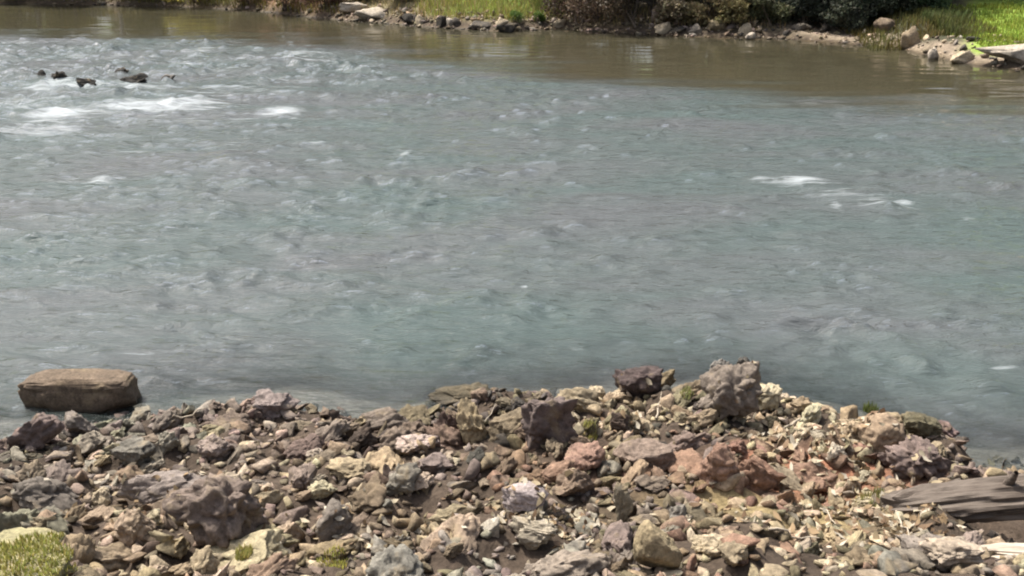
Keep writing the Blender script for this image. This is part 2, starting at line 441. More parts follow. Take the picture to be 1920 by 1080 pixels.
foam_px = [  # centre u, v, half width px, half height px, strength
    (295, 200, 105, 9, 1.1), (120, 212, 48, 10, 1.0), (525, 210, 40, 7, .9), (110, 163, 70, 9, .7), (250, 162, 40, 6, .45), (370, 95, 30, 6, .6), (345, 118, 26, 6, .6),
    (30, 245, 45, 9, .7), (95, 245, 40, 10, .75), (190, 340, 22, 7, .85), (140, 336, 14, 5, .6), (757, 290, 10, 7, .8), (230, 285, 50, 7, .35),
    (1500, 341, 48, 6, .95), (1430, 337, 18, 4, .6), (1566, 384, 10, 8, .6), (1640, 378, 34, 5, .6), (1700, 381, 18, 5, .9), (1814, 410, 14, 5, .6), (1880, 690, 24, 4, .55), (984, 536, 5, 4, .8),
    (1590, 362, 75, 10, .4), (1540, 350, 50, 8, .4), (1660, 390, 60, 8, .35), (330, 225, 160, 12, .4), (60, 190, 90, 10, .5), (480, 175, 80, 8, .35), (650, 235, 70, 7, .3),
    (570, 100, 34, 5, .4), (430, 128, 30, 5, .4), (1100, 300, 60, 5, .2), (580, 268, 26, 5, .45), (430, 270, 26, 6, .35), (1000, 108, 60, 4, .25), (1180, 178, 60, 4, .3)]
foam = np.zeros_like(WX)
for u, v, hw, hh, st in foam_px:
    c = px(u, v); e = px(u + hw, v); a = px(u, v - hh); b = px(u, v + hh)
    rx, rv = abs(e.x - c.x) * 1.25, abs(a.y - b.y) / 2 * 1.35; st *= .92
    g = np.exp(-((WX - c.x) / rx) ** 2 - ((WY - c.y) / rv) ** 2)
    foam = np.maximum(foam, st * g)
    hts += .07 * st * np.exp(-((WX - c.x) / rx) ** 2 - ((WY - c.y - .6 * rv) / (rv * 1.2)) ** 2) * min(1, rx)
foam += rough * (.10 + .20 * sstep(5, -12, WX)) * np.clip(gnoise(WX * .22, WY * .3, 301) + .15, 0, 1) * np.clip(.2 + gnoise(WX * 1.3, WY * 2.6, 302), 0, 1) * 2.2
foam += rough * cL * .40 * np.clip(fbm(WX * .6, WY * 1.1, seed=91, octaves=3), 0, 1)
hts += .05 * cL * rough * fbm(WX * .5, WY * .9, seed=93, octaves=3)
depth = np.maximum(-ground(WX, WY), 0.0)
keep = 1 - .75 * np.exp(-depth * 10)
hts *= keep
me = mesh_np('water', np.stack([WX, WY, hts], -1).reshape(-1, 3), grid_faces(len(ry), len(s)),
             {'depth': depth.ravel(), 'foam': foam.ravel(), 'rough_water': np.maximum(rr, .8 * rough).ravel()}, smooth=True)
put('river_water', me, water_material(), kind='structure')

# ------------------------------------------------------------------ rock shapes
def ico(sub):
    bm = bmesh.new(); bmesh.ops.create_icosphere(bm, subdivisions=sub, radius=1)
    v = np.array([p.co[:] for p in bm.verts]); f = np.array([[p.index for p in q.verts] for q in bm.faces]); bm.free()
    return v, f
ICO = {k: ico(k) for k in (1, 2, 3, 4, 5)}
def rock_shape(seed, sub=3, planes=11, cut=(.52, .86), rough=.10, boxy=0.0):
    r = np.random.default_rng(seed)
    v = ICO[sub][0].copy()
    if boxy:
        v = np.sign(v) * np.abs(v) ** (1 - .70 * boxy); v *= (1 / np.abs(v).max())
    for k in range(planes):
        nrm = r.normal(size=3); nrm /= np.linalg.norm(nrm)
        d = r.uniform(*cut)
        over = np.maximum(v @ nrm - d, 0)
        v -= over[:, None] * nrm * .97
    o = r.uniform(-50, 50, 3)
    q = v + o
    disp = rough * fbm(q[:, 0] * 1.7, q[:, 1] * 1.7, q[:, 2] * 1.7, octaves=2, seed=seed % 97)
    disp -= rough * 1.1 * np.clip(1 - 3.2 * np.abs(fbm(q[:, 0] * 1.5, q[:, 1] * 1.5, q[:, 2] * 1.5, octaves=2, seed=seed % 89 + 5)), 0, 1)
    if sub >= 5:
        disp += rough * .5 * fbm(q[:, 0] * 10, q[:, 1] * 10, q[:, 2] * 10, octaves=2, seed=seed % 61)
        pit = vnoise(q[:, 0] * 4, q[:, 1] * 4, q[:, 2] * 4, seed=seed % 53)
        disp -= rough * 1.6 * np.clip(pit - .45, 0, 1)
    if sub >= 3:
        disp += rough * .30 * (1 - 2 * np.abs(fbm(q[:, 0] * 3, q[:, 1] * 3, q[:, 2] * 3, octaves=1, seed=seed % 71)))
        disp += rough * .45 * fbm(q[:, 0] * 5, q[:, 1] * 5, q[:, 2] * 5, octaves=2, seed=seed % 83)
    ln = np.linalg.norm(v, axis=1)[:, None]
    v = v + v / ln * disp[:, None]
    lo, hi = v.min(0), v.max(0)
    return (v - (lo + hi) / 2) / ((hi - lo) / 2)                        # fills the box -1..1
SHAPES = []
for i in range(40):
    me = mesh_np('rock', rock_shape(100 + i, 5, planes=random.choice((14, 20, 26)), cut=(.38, .9), rough=random.uniform(.08, .16)), ICO[5][1])
    me.materials.append(M_ROCK); SHAPES.append(me)

PAL = {  # base colours of the stones
    'purple-grey': (.205, .155, .15), 'grey': (.25, .235, .22), 'tan': (.36, .27, .17), 'cream': (.47, .40, .28), 'rust-brown': (.29, .15, .10),
    'dark maroon': (.085, .05, .045), 'olive-brown': (.20, .165, .09), 'brown': (.22, .155, .11), 'dark grey': (.09, .085, .08), 'pinkish': (.40, .30, .27),
    'lavender-grey': (.31, .28, .31), 'grey-green': (.21, .215, .17), 'blackish': (.03, .028, .026), 'white-grey': (.42, .40, .37)}
PAL = {k: tuple((a * .50 + b * .50 * sum(c) / .54) * .76 for a, b in zip(c, (.228, .182, .128))) for k, c in PAL.items()}
ROCKS = []   # every single near-bank stone: dict(obj, u, v, size, colour)
def jitter(c, k=.16):
    f = random.uniform(1 - k, 1 + k)
    return tuple(min(.8, max(.01, q * f * random.uniform(.94, 1.06))) for q in c) + (1,)

def box_rock(name, box, colour, label, cat='rock', depth=.8, tilt=(0, 0, 0), seed=None, sub=5, on=None, sink=.18, boxy=0., planes=22, rough=.11, cut=(.42, .92), kind='near', rgb=None, zbase=None):
    """a stone that fills a given outline of the photograph, standing on the terrain where its foot is seen"""
    u0, v0, u1, v1 = box
    uc = (u0 + u1) / 2
    g = hit(uc, v1 - (v1 - v0) * .12) if zbase is None else px(uc, v1 - (v1 - v0) * .12, zbase)
    _, _, dep = proj(g)
    mpp = dep / FPX
    W = (u1 - u0) * mpp; Vh = (v1 - v0) * mpp
    phi = math.atan2(CAM_H - g.z, g.y)
    D = W * depth
    H = (Vh - D * math.sin(phi) * .55) / math.cos(phi)
    H = max(H, .42 * Vh, .22 * W)
    s_ = seed if seed is not None else int(u0 * 7 + v0 * 13) % 100000
    me = mesh_np(name, rock_shape(s_, sub, planes=planes, rough=rough, boxy=boxy, cut=cut) * np.array([W / 2, D / 2, H / 2 * (1 + sink)]), ICO[sub][1])
    o = put(name, me, M_ROCK, loc=(g.x, g.y + D * .38, g.z + H / 2 * (1 - sink)))
    o.rotation_euler = [math.radians(a) for a in tilt]
    o.color = tuple((a * .65 + b * .35 * sum(rgb) / .56) * .84 for a, b in zip(rgb, (.235, .185, .14))) + (1,) if rgb else PAL[colour] + (1,)
    o['label'] = label; o['category'] = cat
    ROCKS.append(dict(obj=o, u=uc, v=(v0 + v1) / 2, size=(u1 - u0), colour=colour, mark=label, kind=kind, r=max(W, D) / 2))
    return o

# landmark stones of the near bank
B = box_rock
boulder = B('boulder', (34, 704, 252, 778), 'brown', 'long brown loaf-shaped boulder standing alone in the shallows', 'boulder', depth=.36, boxy=.95, planes=4, cut=(.9, 1.1), rough=.07, sink=.3, zbase=0.0, seed=41, rgb=(.165, .12, .082))
B('rock', (-30, 818, 38, 856), 'blackish', 'black wet rock in shallow water at the left edge', depth=.8, zbase=0.0)
B('rock', (12, 905, 140, 978), 'dark grey', 'low dark grey slab above the mossy corner', depth=.7, tilt=(0, 6, 8), rgb=(.15, .135, .12))
B('rock', (204, 828, 292, 896), 'grey-green', 'grey-green block among purple stones on the left shore', rgb=(.16, .16, .14))
B('rock', (200, 882, 396, 958), 'purple-grey', 'long grey slab tilting up to the right', depth=.45, tilt=(0, -14, -6), rgb=(.23, .20, .19))
B('boulder', (304, 912, 486, 1075), 'purple-grey', 'large rock with dark hollow front and lumpy top', 'boulder', depth=.75, planes=18, rough=.16, rgb=(.20, .155, .135), seed=78)
B('boulder', (372, 1005, 530, 1100), 'cream', 'pale yellowish rock at the bottom edge, lichen on top', 'boulder', depth=.9, rgb=(.46, .41, .24))
B('rock', (205, 965, 285, 1045), 'tan', 'tan knobbly stone standing left of the hollow-fronted rock', rgb=(.36, .27, .19))
B('rock', (738, 818, 824, 862), 'pinkish', 'pale pink rock in the middle of the bank', rgb=(.46, .37, .34))
B('rock', (816, 776, 862, 840), 'dark maroon', 'upright dark maroon rock near the water', rgb=(.10, .06, .052))
B('rock', (855, 758, 922, 846), 'tan', 'upright tan rock beside the dark maroon one', rgb=(.34, .27, .15))
B('rock', (800, 724, 922, 766), 'olive-brown', 'flat dark olive ledge at the water edge', depth=.6, rgb=(.10, .085, .05))
B('rock', (604, 866, 694, 916), 'tan', 'rounded tan rock overhanging a dark gap mid bank', rgb=(.36, .29, .17))
B('rock', (718, 878, 790, 944), 'grey-green', 'grey-green boulder amid mauve rubble', rgb=(.23, .225, .19))
B('rock', (940, 908, 1030, 966), 'lavender-grey', 'smooth lavender-grey rounded rock', rough=.05, planes=6, rgb=(.36, .32, .35))
B('boulder', (976, 752, 1086, 862), 'purple-grey', 'big dark purple-grey boulder on the crest', 'boulder', rgb=(.15, .115, .115), depth=.7, rough=.15)
B('rock', (1150, 694, 1246, 762), 'dark maroon', 'dark maroon angular rock topping the water edge', rgb=(.085, .06, .062))
B('boulder', (1306, 690, 1432, 812), 'grey', 'tallest grey boulder on the crest with dark pointed top', 'boulder', rgb=(.20, .17, .145), depth=.7, planes=22, rough=.16, seed=311)
B('rock', (1378, 678, 1426, 740), 'dark grey', 'dark pointed stone leaning on the tallest boulder', depth=.7, rgb=(.08, .08, .075), planes=16)
B('rock', (1330, 680, 1372, 730), 'grey', 'small grey knob on the tallest boulder, left of the pointed stone', depth=.7, rgb=(.2, .2, .19))
B('rock', (1405, 728, 1466, 786), 'cream', 'pale cream upright rock right of the tallest boulder', rgb=(.45, .41, .27))
B('boulder', (1148, 832, 1268, 900), 'brown', 'smooth brown lens-shaped rock with shadowed hollow below', 'boulder', depth=.6, planes=5, rough=.07, rgb=(.25, .185, .15), tilt=(0, -10, 0))
B('rock', (1142, 776, 1182, 816), 'dark maroon', 'small dark block on the olive slope', rgb=(.10, .07, .055))
B('rock', (1306, 842, 1386, 934), 'rust-brown', 'upright rust red rock at the left end of the ledge', rgb=(.30, .165, .115))
B('rock', (1382, 860, 1478, 940), 'rust-brown', 'broad rust red ledge rock', depth=.6, rgb=(.30, .16, .105))
B('rock', (1474, 872, 1596, 940), 'rust-brown', 'low rust brown ledge under pale stones', depth=.6, rgb=(.27, .155, .105))
B('rock', (1058, 836, 1136, 898), 'rust-brown', 'reddish rock left of the lens-shaped rock', rgb=(.31, .175, .135))
B('rock', (1148, 918, 1186, 996), 'olive-brown', 'narrow upright olive stone below the lens-shaped rock', rgb=(.25, .22, .15))
B('boulder', (1188, 985, 1282, 1095), 'tan', 'smooth sand-coloured rock at the bottom edge', 'boulder', planes=6, rough=.05, rgb=(.37, .30, .165))
B('rock', (1298, 1006, 1378, 1056), 'cream', 'flat cream stone at the bottom, right of the sand-coloured rock', rgb=(.52, .44, .29))
B('boulder', (1612, 788, 1700, 868), 'tan', 'large smooth orange-tan rock near the right tip', 'boulder', planes=6, rough=.07, rgb=(.33, .235, .15))
B('boulder', (1664, 828, 1792, 912), 'purple-grey', 'fractured purple rock at the right tip of the bank', 'boulder', rgb=(.20, .145, .135), rough=.16)
B('rock', (1692, 782, 1770, 842), 'olive-brown', 'dark mossy flat-topped rock on the right tip', rgb=(.13, .12, .065))
B('boulder', (1728, 1010, 1854, 1082), 'cream', 'cream lumpy rock beside the bleached plank', 'boulder', rgb=(.43, .36, .28))
B('rock', (1550, 834, 1592, 882), 'cream', 'bright cream upright stone above the rust brown ledge', rgb=(.6, .54, .42))
B('rock', (470, 735, 560, 792), 'purple-grey', 'mauve-grey rock at the water edge on the left', rgb=(.24, .20, .20))
B('rock', (1040, 728, 1130, 790), 'olive-brown', 'olive tan rock behind the purple-grey crest boulder', rgb=(.29, .24, .15))
B('rock', (108, 778, 178, 832), 'purple-grey', 'mottled grey rock just below the lone boulder', rgb=(.20, .18, .165))
mossy = B('boulder', (-150, 1032, 125, 1150), 'olive-brown', 'moss-covered rock filling the lower left corner', 'boulder', depth=.9, planes=8, rough=.1, rgb=(.33, .32, .15))

# ------------------------------------------------------------------ rubble between the landmark stones
ZONES = [(80, 830, ['purple-grey', 'grey', 'dark grey', 'purple-grey']), (300, 820, ['purple-grey', 'grey', 'grey-green', 'purple-grey']), (500, 810, ['purple-grey', 'brown', 'purple-grey', 'pinkish']),
         (120, 900, ['tan', 'pinkish', 'grey', 'brown']), (60, 1030, ['olive-brown', 'tan', 'grey-green']), (240, 1020, ['tan', 'tan', 'brown', 'cream']), (420, 880, ['purple-grey', 'tan', 'cream', 'grey']),
         (560, 900, ['tan', 'purple-grey', 'brown', 'cream']), (700, 820, ['purple-grey', 'brown', 'dark maroon', 'tan']), (560, 1030, ['olive-brown', 'tan', 'purple-grey', 'cream']), (760, 1000, ['tan', 'brown', 'grey', 'olive-brown']),
         (880, 880, ['purple-grey', 'brown', 'pinkish']), (900, 800, ['brown', 'purple-grey', 'olive-brown', 'dark grey']), (1030, 1010, ['grey', 'white-grey', 'grey', 'purple-grey']), (960, 890, ['rust-brown', 'olive-brown', 'brown']),
         (1120, 770, ['tan', 'olive-brown', 'cream', 'brown']), (1260, 780, ['tan', 'cream', 'dark grey', 'olive-brown']), (1300, 880, ['rust-brown', 'purple-grey', 'tan']), (1450, 900, ['rust-brown', 'rust-brown', 'tan']),
         (1480, 800, ['cream', 'tan', 'cream', 'olive-brown']), (1580, 850, ['cream', 'tan', 'rust-brown']), (1400, 980, ['tan', 'olive-brown', 'tan']), (1350, 1060, ['cream', 'tan', 'rust-brown']),
         (1600, 960, ['cream', 'olive-brown', 'tan', 'grey-green']), (1560, 1050, ['tan', 'cream', 'rust-brown', 'olive-brown']), (1720, 880, ['purple-grey', 'tan']), (1750, 1040, ['cream', 'grey', 'purple-grey', 'tan']), (1150, 960, ['grey', 'purple-grey', 'olive-brown'])]
def zone_colour(u, v):
    best = min(ZONES, key=lambda z: (z[0] - u) ** 2 / 1.6 + (z[1] - v) ** 2 + random.uniform(0, 9000))
    return random.choice(best[2])
N_SINGLE = 290
marks = list(ROCKS)
cand, tries = [], 0
sizes = np.sort(np.clip(.068 * (1 - RNG.random(N_SINGLE)) ** (-.42), .068, .18))[::-1]
pts = []
for r in sizes:
    for _ in range(60):
        x = random.uniform(-6.0, 6.0); y = random.uniform(5.9, 11.2)
        t = float(y_near(x)) - y
        if t < -.12: continue
        z = float(ground(x, y)); u, v, dep = proj((x, y, z))
        if not (-40 < u < 1960 and v < 1110): continue
        if u > 1630 and 885 < v < 1030: continue
        if u > 1280 and u < 1560 and 930 < v < 1000 and r > .07: continue
        if any((x - q[0]) ** 2 + (y - q[1]) ** 2 < (.60 * (r + q[2])) ** 2 for q in pts): continue
        if any((x - m['obj'].location.x) ** 2 + (y - m['obj'].location.y) ** 2 < (.72 * m['r'] + .45 * r) ** 2 for m in marks): continue
        break
    else:
        continue
    pts.append((x, y, r))
    o = bpy.data.objects.new('rock', random.choice(SHAPES)); COL.objects.link(o)
    fl = random.uniform(.5, .95)
    o.scale = (r * random.uniform(1.0, 1.7), r * random.uniform(.65, 1.05), r * fl)
    o.rotation_euler = (random.gauss(0, .35), random.gauss(-.25, .35), random.gauss(.35, .7))
    o.location = (x, y, z + r * fl * random.uniform(.25, .7))
    u, v, dep = proj(o.location)
    c = zone_colour(u, v); o.color = jitter(PAL[c])
    ROCKS.append(dict(obj=o, u=u, v=v, size=2.2 * r / dep * FPX, colour=c, mark=None, kind='near', r=r))

# small stones too many to tell apart
def scatter_stones(n, sampler, rmin, rmax, colour_of, sub=1, power=.5):
    V, F, T, off = [], [], [], 0
    base = [rock_shape(500 + i, sub, planes=14, cut=(.2, .78), rough=.1) for i in range(28)]
    bf = ICO[sub][1]
    for _ in range(n):
        got = sampler()
        if got is None: continue
        x, y, z = got
        r = min(rmax, rmin * (1 - random.random()) ** -power)
        b = base[random.randrange(28)] * np.array([r * random.uniform(.9, 1.7), r * random.uniform(.6, 1.0), r * random.uniform(.4, .9)])
        R = np.array(Euler((random.gauss(0, .4), random.gauss(0, .4), random.uniform(0, 6.28))).to_matrix())
        V.append(b @ R.T + np.array([x, y, z + r * .25])); F.append(bf + off); off += len(b)
        T.append(np.repeat(np.array([colour_of(x, y, z)]), len(b), 0))
    return np.concatenate(V), np.concatenate(F), np.concatenate(T)
def near_pt():
    for _ in range(20):
        x = random.uniform(-7, 7); y = random.uniform(5.3, 11.4)
        if float(y_near(x)) - y > random.uniform(-.7, .15):
            z = float(ground(x, y)); u, v, _ = proj((x, y, z))
            if u > 1690 and 925 < v < 1015 and random.random() < .93: continue
            return x, y, z
def near_col(x, y, z):
    u, v, _ = proj((x, y, z))
    return jitter(PAL[zone_colour(u, v)], .3)[:3]
v_, f_, t_ = scatter_stones(2600, near_pt, .045, .09, near_col, sub=2, power=.35)
va, fa, ta = scatter_stones(5500, near_pt, .02, .05, near_col, sub=1, power=.45)
f_ = np.concatenate([f_, fa + len(v_)]); v_ = np.concatenate([v_, va]); t_ = np.concatenate([t_, ta])
put('gravel', mesh_np('gravel', v_, f_, {'tint': t_}), M_GRAVEL, kind='stuff', label='loose small stones filling the gaps of the near bank', category='gravel')

# ------------------------------------------------------------------ rocks standing in the rapids
for i, (bx_, lab) in enumerate([((32, 124, 64, 139), 'flat dark rock, leftmost of those breaking the rapids'), ((58, 130, 92, 150), 'dark rock second from the left in the rapids'),
        ((88, 132, 126, 156), 'dark mossy rock in the middle of the left rapids cluster'), ((138, 144, 176, 166), 'dark wet rock at the right end of the left rapids cluster'),
        ((212, 126, 238, 140), 'small dark rock behind the blackest rapids rock'), ((224, 136, 272, 161), 'blackest rock in the rapids, right of the cluster'), ((300, 138, 326, 151), 'faint grey rock barely breaking the rapids, rightmost')]):
    o = B('river_rock', bx_, 'blackish', lab, depth=.8, zbase=0.0, sink=.9, kind='rapids', sub=4, planes=24, cut=(.35, .9), rough=.16, rgb=((.028, .028, .026) if i != 6 else (.16, .16, .15)))
    o.scale = (1.1, 1, .85); o['group'] = 'rocks breaking the rapids'

# ------------------------------------------------------------------ far bank stones
FAR = [((636, 6, 694, 26), 'white-grey', 'flat pale slab beside the brown brambles across the river'), ((660, 16, 742, 42), 'white-grey', 'broad pale rock at the far water edge left of the grass'),
       ((752, 28, 786, 50), 'blackish', 'dark round rock below the far grass, leftmost'), ((778, 30, 796, 50), 'cream', 'pale small stone right of the leftmost dark far rock'),
       ((816, 32, 840, 54), 'blackish', 'dark rock touching a bright white stone across the river'), ((836, 36, 852, 54), 'white-grey', 'bright white stone between two dark far rocks'), ((848, 34, 866, 50), 'dark grey', 'dark stone right of the bright white far stone'),
       ((876, 40, 932, 58), 'dark grey', 'long dark flat rock at the far waterline'), ((928, 34, 954, 54), 'cream', 'pale rock behind the dark flat ones across the river'), ((930, 46, 972, 62), 'blackish', 'blackish low rock below the far green grass'),
       ((1036, 38, 1062, 56), 'cream', 'pale stone at the left foot of the dark overhanging bush'), ((1220, 14, 1250, 44), 'pinkish', 'pale pinkish rock right of the dark overhanging bush'), ((1228, 44, 1262, 68), 'cream', 'pale rock at the waterline right of the dark bush'),
       ((1256, 50, 1292, 66), 'dark grey', 'dark wet stone right of the dark bush'), ((1284, 20, 1318, 46), 'tan', 'tan stone on the twiggy slope across the river'), ((1290, 46, 1322, 68), 'grey', 'grey stone at the foot of the twiggy slope'), ((1326, 36, 1362, 62), 'olive-brown', 'olive stone on the twiggy slope'),
       ((1364, 22, 1394, 46), 'tan', 'upper tan stone on the twiggy slope'), ((1384, 46, 1412, 68), 'cream', 'pale stone low on the twiggy slope'), ((1398, 62, 1418, 76), 'white-grey', 'small white stone at the water below the twiggy slope'),
       ((1484, 44, 1524, 60), 'dark grey', 'dark flat stone above the gravel shore, leftmost'), ((1538, 46, 1560, 64), 'dark grey', 'dark stone in the middle of the gravel shore'), ((1604, 38, 1624, 54), 'blackish', 'blackish stone at the back of the gravel shore'),
       ((1644, 36, 1694, 62), 'brown', 'brown lump at the right end of the shrubs on the gravel shore'), ((1690, 54, 1728, 92), 'tan', 'tan rock where the gravel shore turns right'), ((1740, 90, 1762, 114), 'white-grey', 'pale stone with dark top on the right gravel point'),
       ((1784, 96, 1830, 122), 'cream', 'pale rock left of the long slab below the lawn'), ((1838, 101, 2030, 126), 'white-grey', 'long pale slab with dark undercut below the bright lawn')]
for bx_, c_, lab in FAR:
    B('shore_rock', bx_, c_, lab, depth=.8 if bx_[2] - bx_[0] < 100 else .3, sub=3, sink=.35, kind='far', boxy=.7 if bx_[2] - bx_[0] > 100 else 0)['group'] = 'stones along the far shore'
def far_pt():
    for _ in range(40):
        u = random.uniform(-100, 2050)
        x = (u - 960) / FPX * 50
        w = 5 if u > 1430 else 1.6
        y = float(y_far(x)) + random.uniform(-.3, w)
        if u < 600 and random.random() < .6: continue
        return x, y, float(ground(x, y))
def far_col(x, y, z):
    return jitter(PAL[random.choice(['tan', 'grey', 'cream', 'brown', 'dark grey', 'pinkish', 'olive-brown'])], .3)[:3]
v_, f_, t_ = scatter_stones(1700, far_pt, .05, .16, far_col, power=.4)
put('far_gravel', mesh_np('far_gravel', v_, f_, {'tint': t_}), M_GRAVEL, kind='stuff', label='small stones strewn along the far shore', category='gravel')

# ------------------------------------------------------------------ labels of the rubble, told by their neighbours
SHORT = {'long brown loaf-shaped boulder standing alone in the shallows': 'lone boulder', 'low dark grey slab above the mossy corner': 'low dark grey slab', 'grey-green block among purple stones on the left shore': 'grey-green left block',
         'long grey slab tilting up to the right': 'long tilted slab', 'large rock with dark hollow front and lumpy top': 'hollow-fronted rock', 'pale yellowish rock at the bottom edge, lichen on top': 'pale yellowish bottom rock',
         'tan knobbly stone standing left of the hollow-fronted rock': 'knobbly tan stone', 'pale pink rock in the middle of the bank': 'pale pink rock', 'upright dark maroon rock near the water': 'upright maroon rock', 'upright tan rock beside the dark maroon one': 'upright tan rock',
         'flat dark olive ledge at the water edge': 'dark olive ledge', 'rounded tan rock overhanging a dark gap mid bank': 'rounded tan rock', 'grey-green boulder amid mauve rubble': 'grey-green mid-bank boulder', 'smooth lavender-grey rounded rock': 'lavender-grey rock',
         'big dark purple-grey boulder on the crest': 'purple-grey crest boulder', 'dark maroon angular rock topping the water edge': 'maroon crest rock', 'tallest grey boulder on the crest with dark pointed top': 'tallest boulder',
         'pale cream upright rock right of the tallest boulder': 'cream upright rock', 'smooth brown lens-shaped rock with shadowed hollow below': 'lens-shaped rock', 'broad rust red ledge rock': 'rust red ledge', 'low rust brown ledge under pale stones': 'rust brown ledge',
         'smooth sand-coloured rock at the bottom edge': 'sand-coloured rock', 'flat cream stone at the bottom, right of the sand-coloured rock': 'flat cream stone', 'large smooth orange-tan rock near the right tip': 'orange-tan rock', 'fractured purple rock at the right tip of the bank': 'fractured purple rock',
         'cream lumpy rock beside the bleached plank': 'lumpy cream rock', 'bright cream upright stone above the rust brown ledge': 'bright cream stone', 'mauve-grey rock at the water edge on the left': 'mauve-grey shore rock', 'moss-covered rock filling the lower left corner': 'mossy corner rock'}
LM = [r for r in ROCKS if r['mark'] in SHORT]
ORD = ['nearest', 'second', 'third', 'fourth', 'fifth', 'sixth', 'seventh', 'eighth', 'ninth', 'tenth']
groups = {}
for r in ROCKS:
    if r['mark']: continue
    m = min(LM, key=lambda q: (q['u'] - r['u']) ** 2 + (1.4 * (q['v'] - r['v'])) ** 2)
    du, dv = r['u'] - m['u'], (r['v'] - m['v']) * 1.4
    rel = ('right of' if du > 0 else 'left of') if abs(du) > abs(dv) else ('below' if dv > 0 else 'above')
    sz = 'large' if r['size'] > 78 else 'mid-sized' if r['size'] > 44 else 'small'
    groups.setdefault((sz, r['colour'], rel, SHORT[m['mark']]), []).append((math.hypot(du, dv), r))
for (sz, c, rel, m), rs in groups.items():
    rs.sort(key=lambda q: q[0])
    for i, (_, r) in enumerate(rs):
        lead = '' if len(rs) == 1 else 'nearest ' if i == 0 else ORD[min(i, 9)] + ' nearest '
        r['obj']['label'] = f'{lead}{sz} {c} stone {rel} the {m}'
        r['obj']['category'] = 'rock'; r['obj']['group'] = 'rubble stones of the near bank'

# ------------------------------------------------------------------ driftwood
def driftwood(name, mat, p0, p1, rad, seed, label, flat=1.0, cat='log'):
    """weathered log from p0 (broken end) to p1, grain along its length"""
    p0, p1 = Vector(p0), Vector(p1); L = (p1 - p0).length
    nl, na = 90, 40
    s_ = np.linspace(0, 1, nl)[:, None]; a = np.linspace(0, 2 * math.pi, na, endpoint=False)[None, :]
    R = rad * (1 + .12 * vnoise(s_ * 4 * np.ones_like(a), np.cos(a) * .7 + seed, np.sin(a) * .7))
    ridge = 1 - np.abs(fbm(s_ * 2.2 + 0 * a, np.cos(a) * 5 + seed, np.sin(a) * 5, octaves=3, seed=seed))
    R = R * (.78 + .28 * ridge)
    R = R * np.interp(s_, [0, .04, .12, 1], [.55, .82, 1.0, 1.12])
    X = s_ * L + .10 * fbm(np.cos(a) * 2.2 + seed, np.sin(a) * 2.2, seed=seed + 4, octaves=2) * np.clip(1 - s_ * 6, 0, 1)
    Y = R * np.cos(a); Z = R * np.sin(a) * flat + .03 * np.sin(s_ * 5 + seed)
    v = np.stack([X + 0 * Y, Y, Z], -1).reshape(-1, 3)
    i = np.arange(nl * na).reshape(nl, na); j = np.roll(i, -1, 1)
    f = np.stack([i[:-1], j[:-1], j[1:], i[1:]], -1).reshape(-1, 4)
    c0, c1 = len(v), len(v) + 1
    v = np.concatenate([v, [[.05, 0, 0], [L, 0, 0]]])
    caps = [[j[0, k], i[0, k], c0, c0] for k in range(na)] + [[i[-1, k], j[-1, k], c1, c1] for k in range(na)]
    me = bpy.data.meshes.new(name)
    me.from_pydata([tuple(q) for q in v], [], [tuple(q) for q in f] + [tuple(q[:3]) for q in caps]); me.update()
    o = put(name, me, mat, loc=p0, label=label, category=cat)
    d = (p1 - p0).normalized()
    o.rotation_euler = d.to_track_quat('X', 'Z').to_euler()
    return o
a_ = px(1680, 945, .80); b_ = px(2150, 928, 1.03)
log = driftwood('driftwood_log', M_LOG, a_, b_, .19, 5, 'weathered grey driftwood log lying across the lower right bank', flat=.72)
va, fa = tubes([([(.75, .0, .1), (.78, -.06, .2), (.80, -.1, .27)], [.04, .03, .018])], 8)
put('branch_stub', mesh_np('branch_stub', va, fa, smooth=True), M_LOG, parent=log)
a_ = px(1845, 1040, .86); b_ = px(2200, 1018, .92)
driftwood('driftwood_plank', M_PALEWOOD, a_, b_, .105, 9, 'bleached pale driftwood plank poking in at the lower right', flat=.5, cat='driftwood')

# ------------------------------------------------------------------ grass, moss, litter on the near bank
def blades(centers, hmin, hmax, width, tint, lean=.5, seg=2):
    n = len(centers); C = np.asarray(centers, float)
    a = RNG.uniform(0, 6.283, n); h = RNG.uniform(hmin, hmax, n); ln = RNG.uniform(.1, 1, n) * lean * h
    dx, dy = np.cos(a), np.sin(a); px_, py_ = -dy, dx
    w = width * RNG.uniform(.6, 1.3, n)
    b0 = C + np.stack([px_ * w, py_ * w, 0 * w], -1); b1 = C - np.stack([px_ * w, py_ * w, 0 * w], -1)
    mid = C + np.stack([dx * ln * .35, dy * ln * .35, h * .6], -1)
    m0 = mid + np.stack([px_ * w * .7, py_ * w * .7, 0 * w], -1); m1 = mid - np.stack([px_ * w * .7, py_ * w * .7, 0 * w], -1)
    tip = C + np.stack([dx * ln, dy * ln, h], -1)
    V = np.stack([b0, b1, m1, m0, tip], 1).reshape(-1, 3)
    i = np.arange(n)[:, None] * 5
    F = np.concatenate([i + [0, 1, 2], i + [0, 2, 3], i + [3, 2, 4]])
    pt = .5 + .5 * fbm(C[:, 0] * .9, C[:, 1] * .9, octaves=3, seed=66)
    tint = np.asarray(tint)[None] * (.75 + .5 * pt[:, None]) * np.array([1, 1, 1]) + np.array([.05, .02, .0])[None] * (1 - pt[:, None])
    T = np.repeat(np.clip(tint * RNG.uniform(.6, 1.35, (n, 1)) * RNG.uniform(.88, 1.12, (n, 3)), .005, .8), 5, 0)
    return V, F, T
bpy.context.view_layer.update()
DG = bpy.context.evaluated_depsgraph_get()
def drop(x, y, top=6.0):
    ok, loc, nrm, idx, ob, mt = SC.ray_cast(DG, Vector((x, y, top)), Vector((0, 0, -1)))
    return (loc, nrm, ob) if ok else (None, None, None)

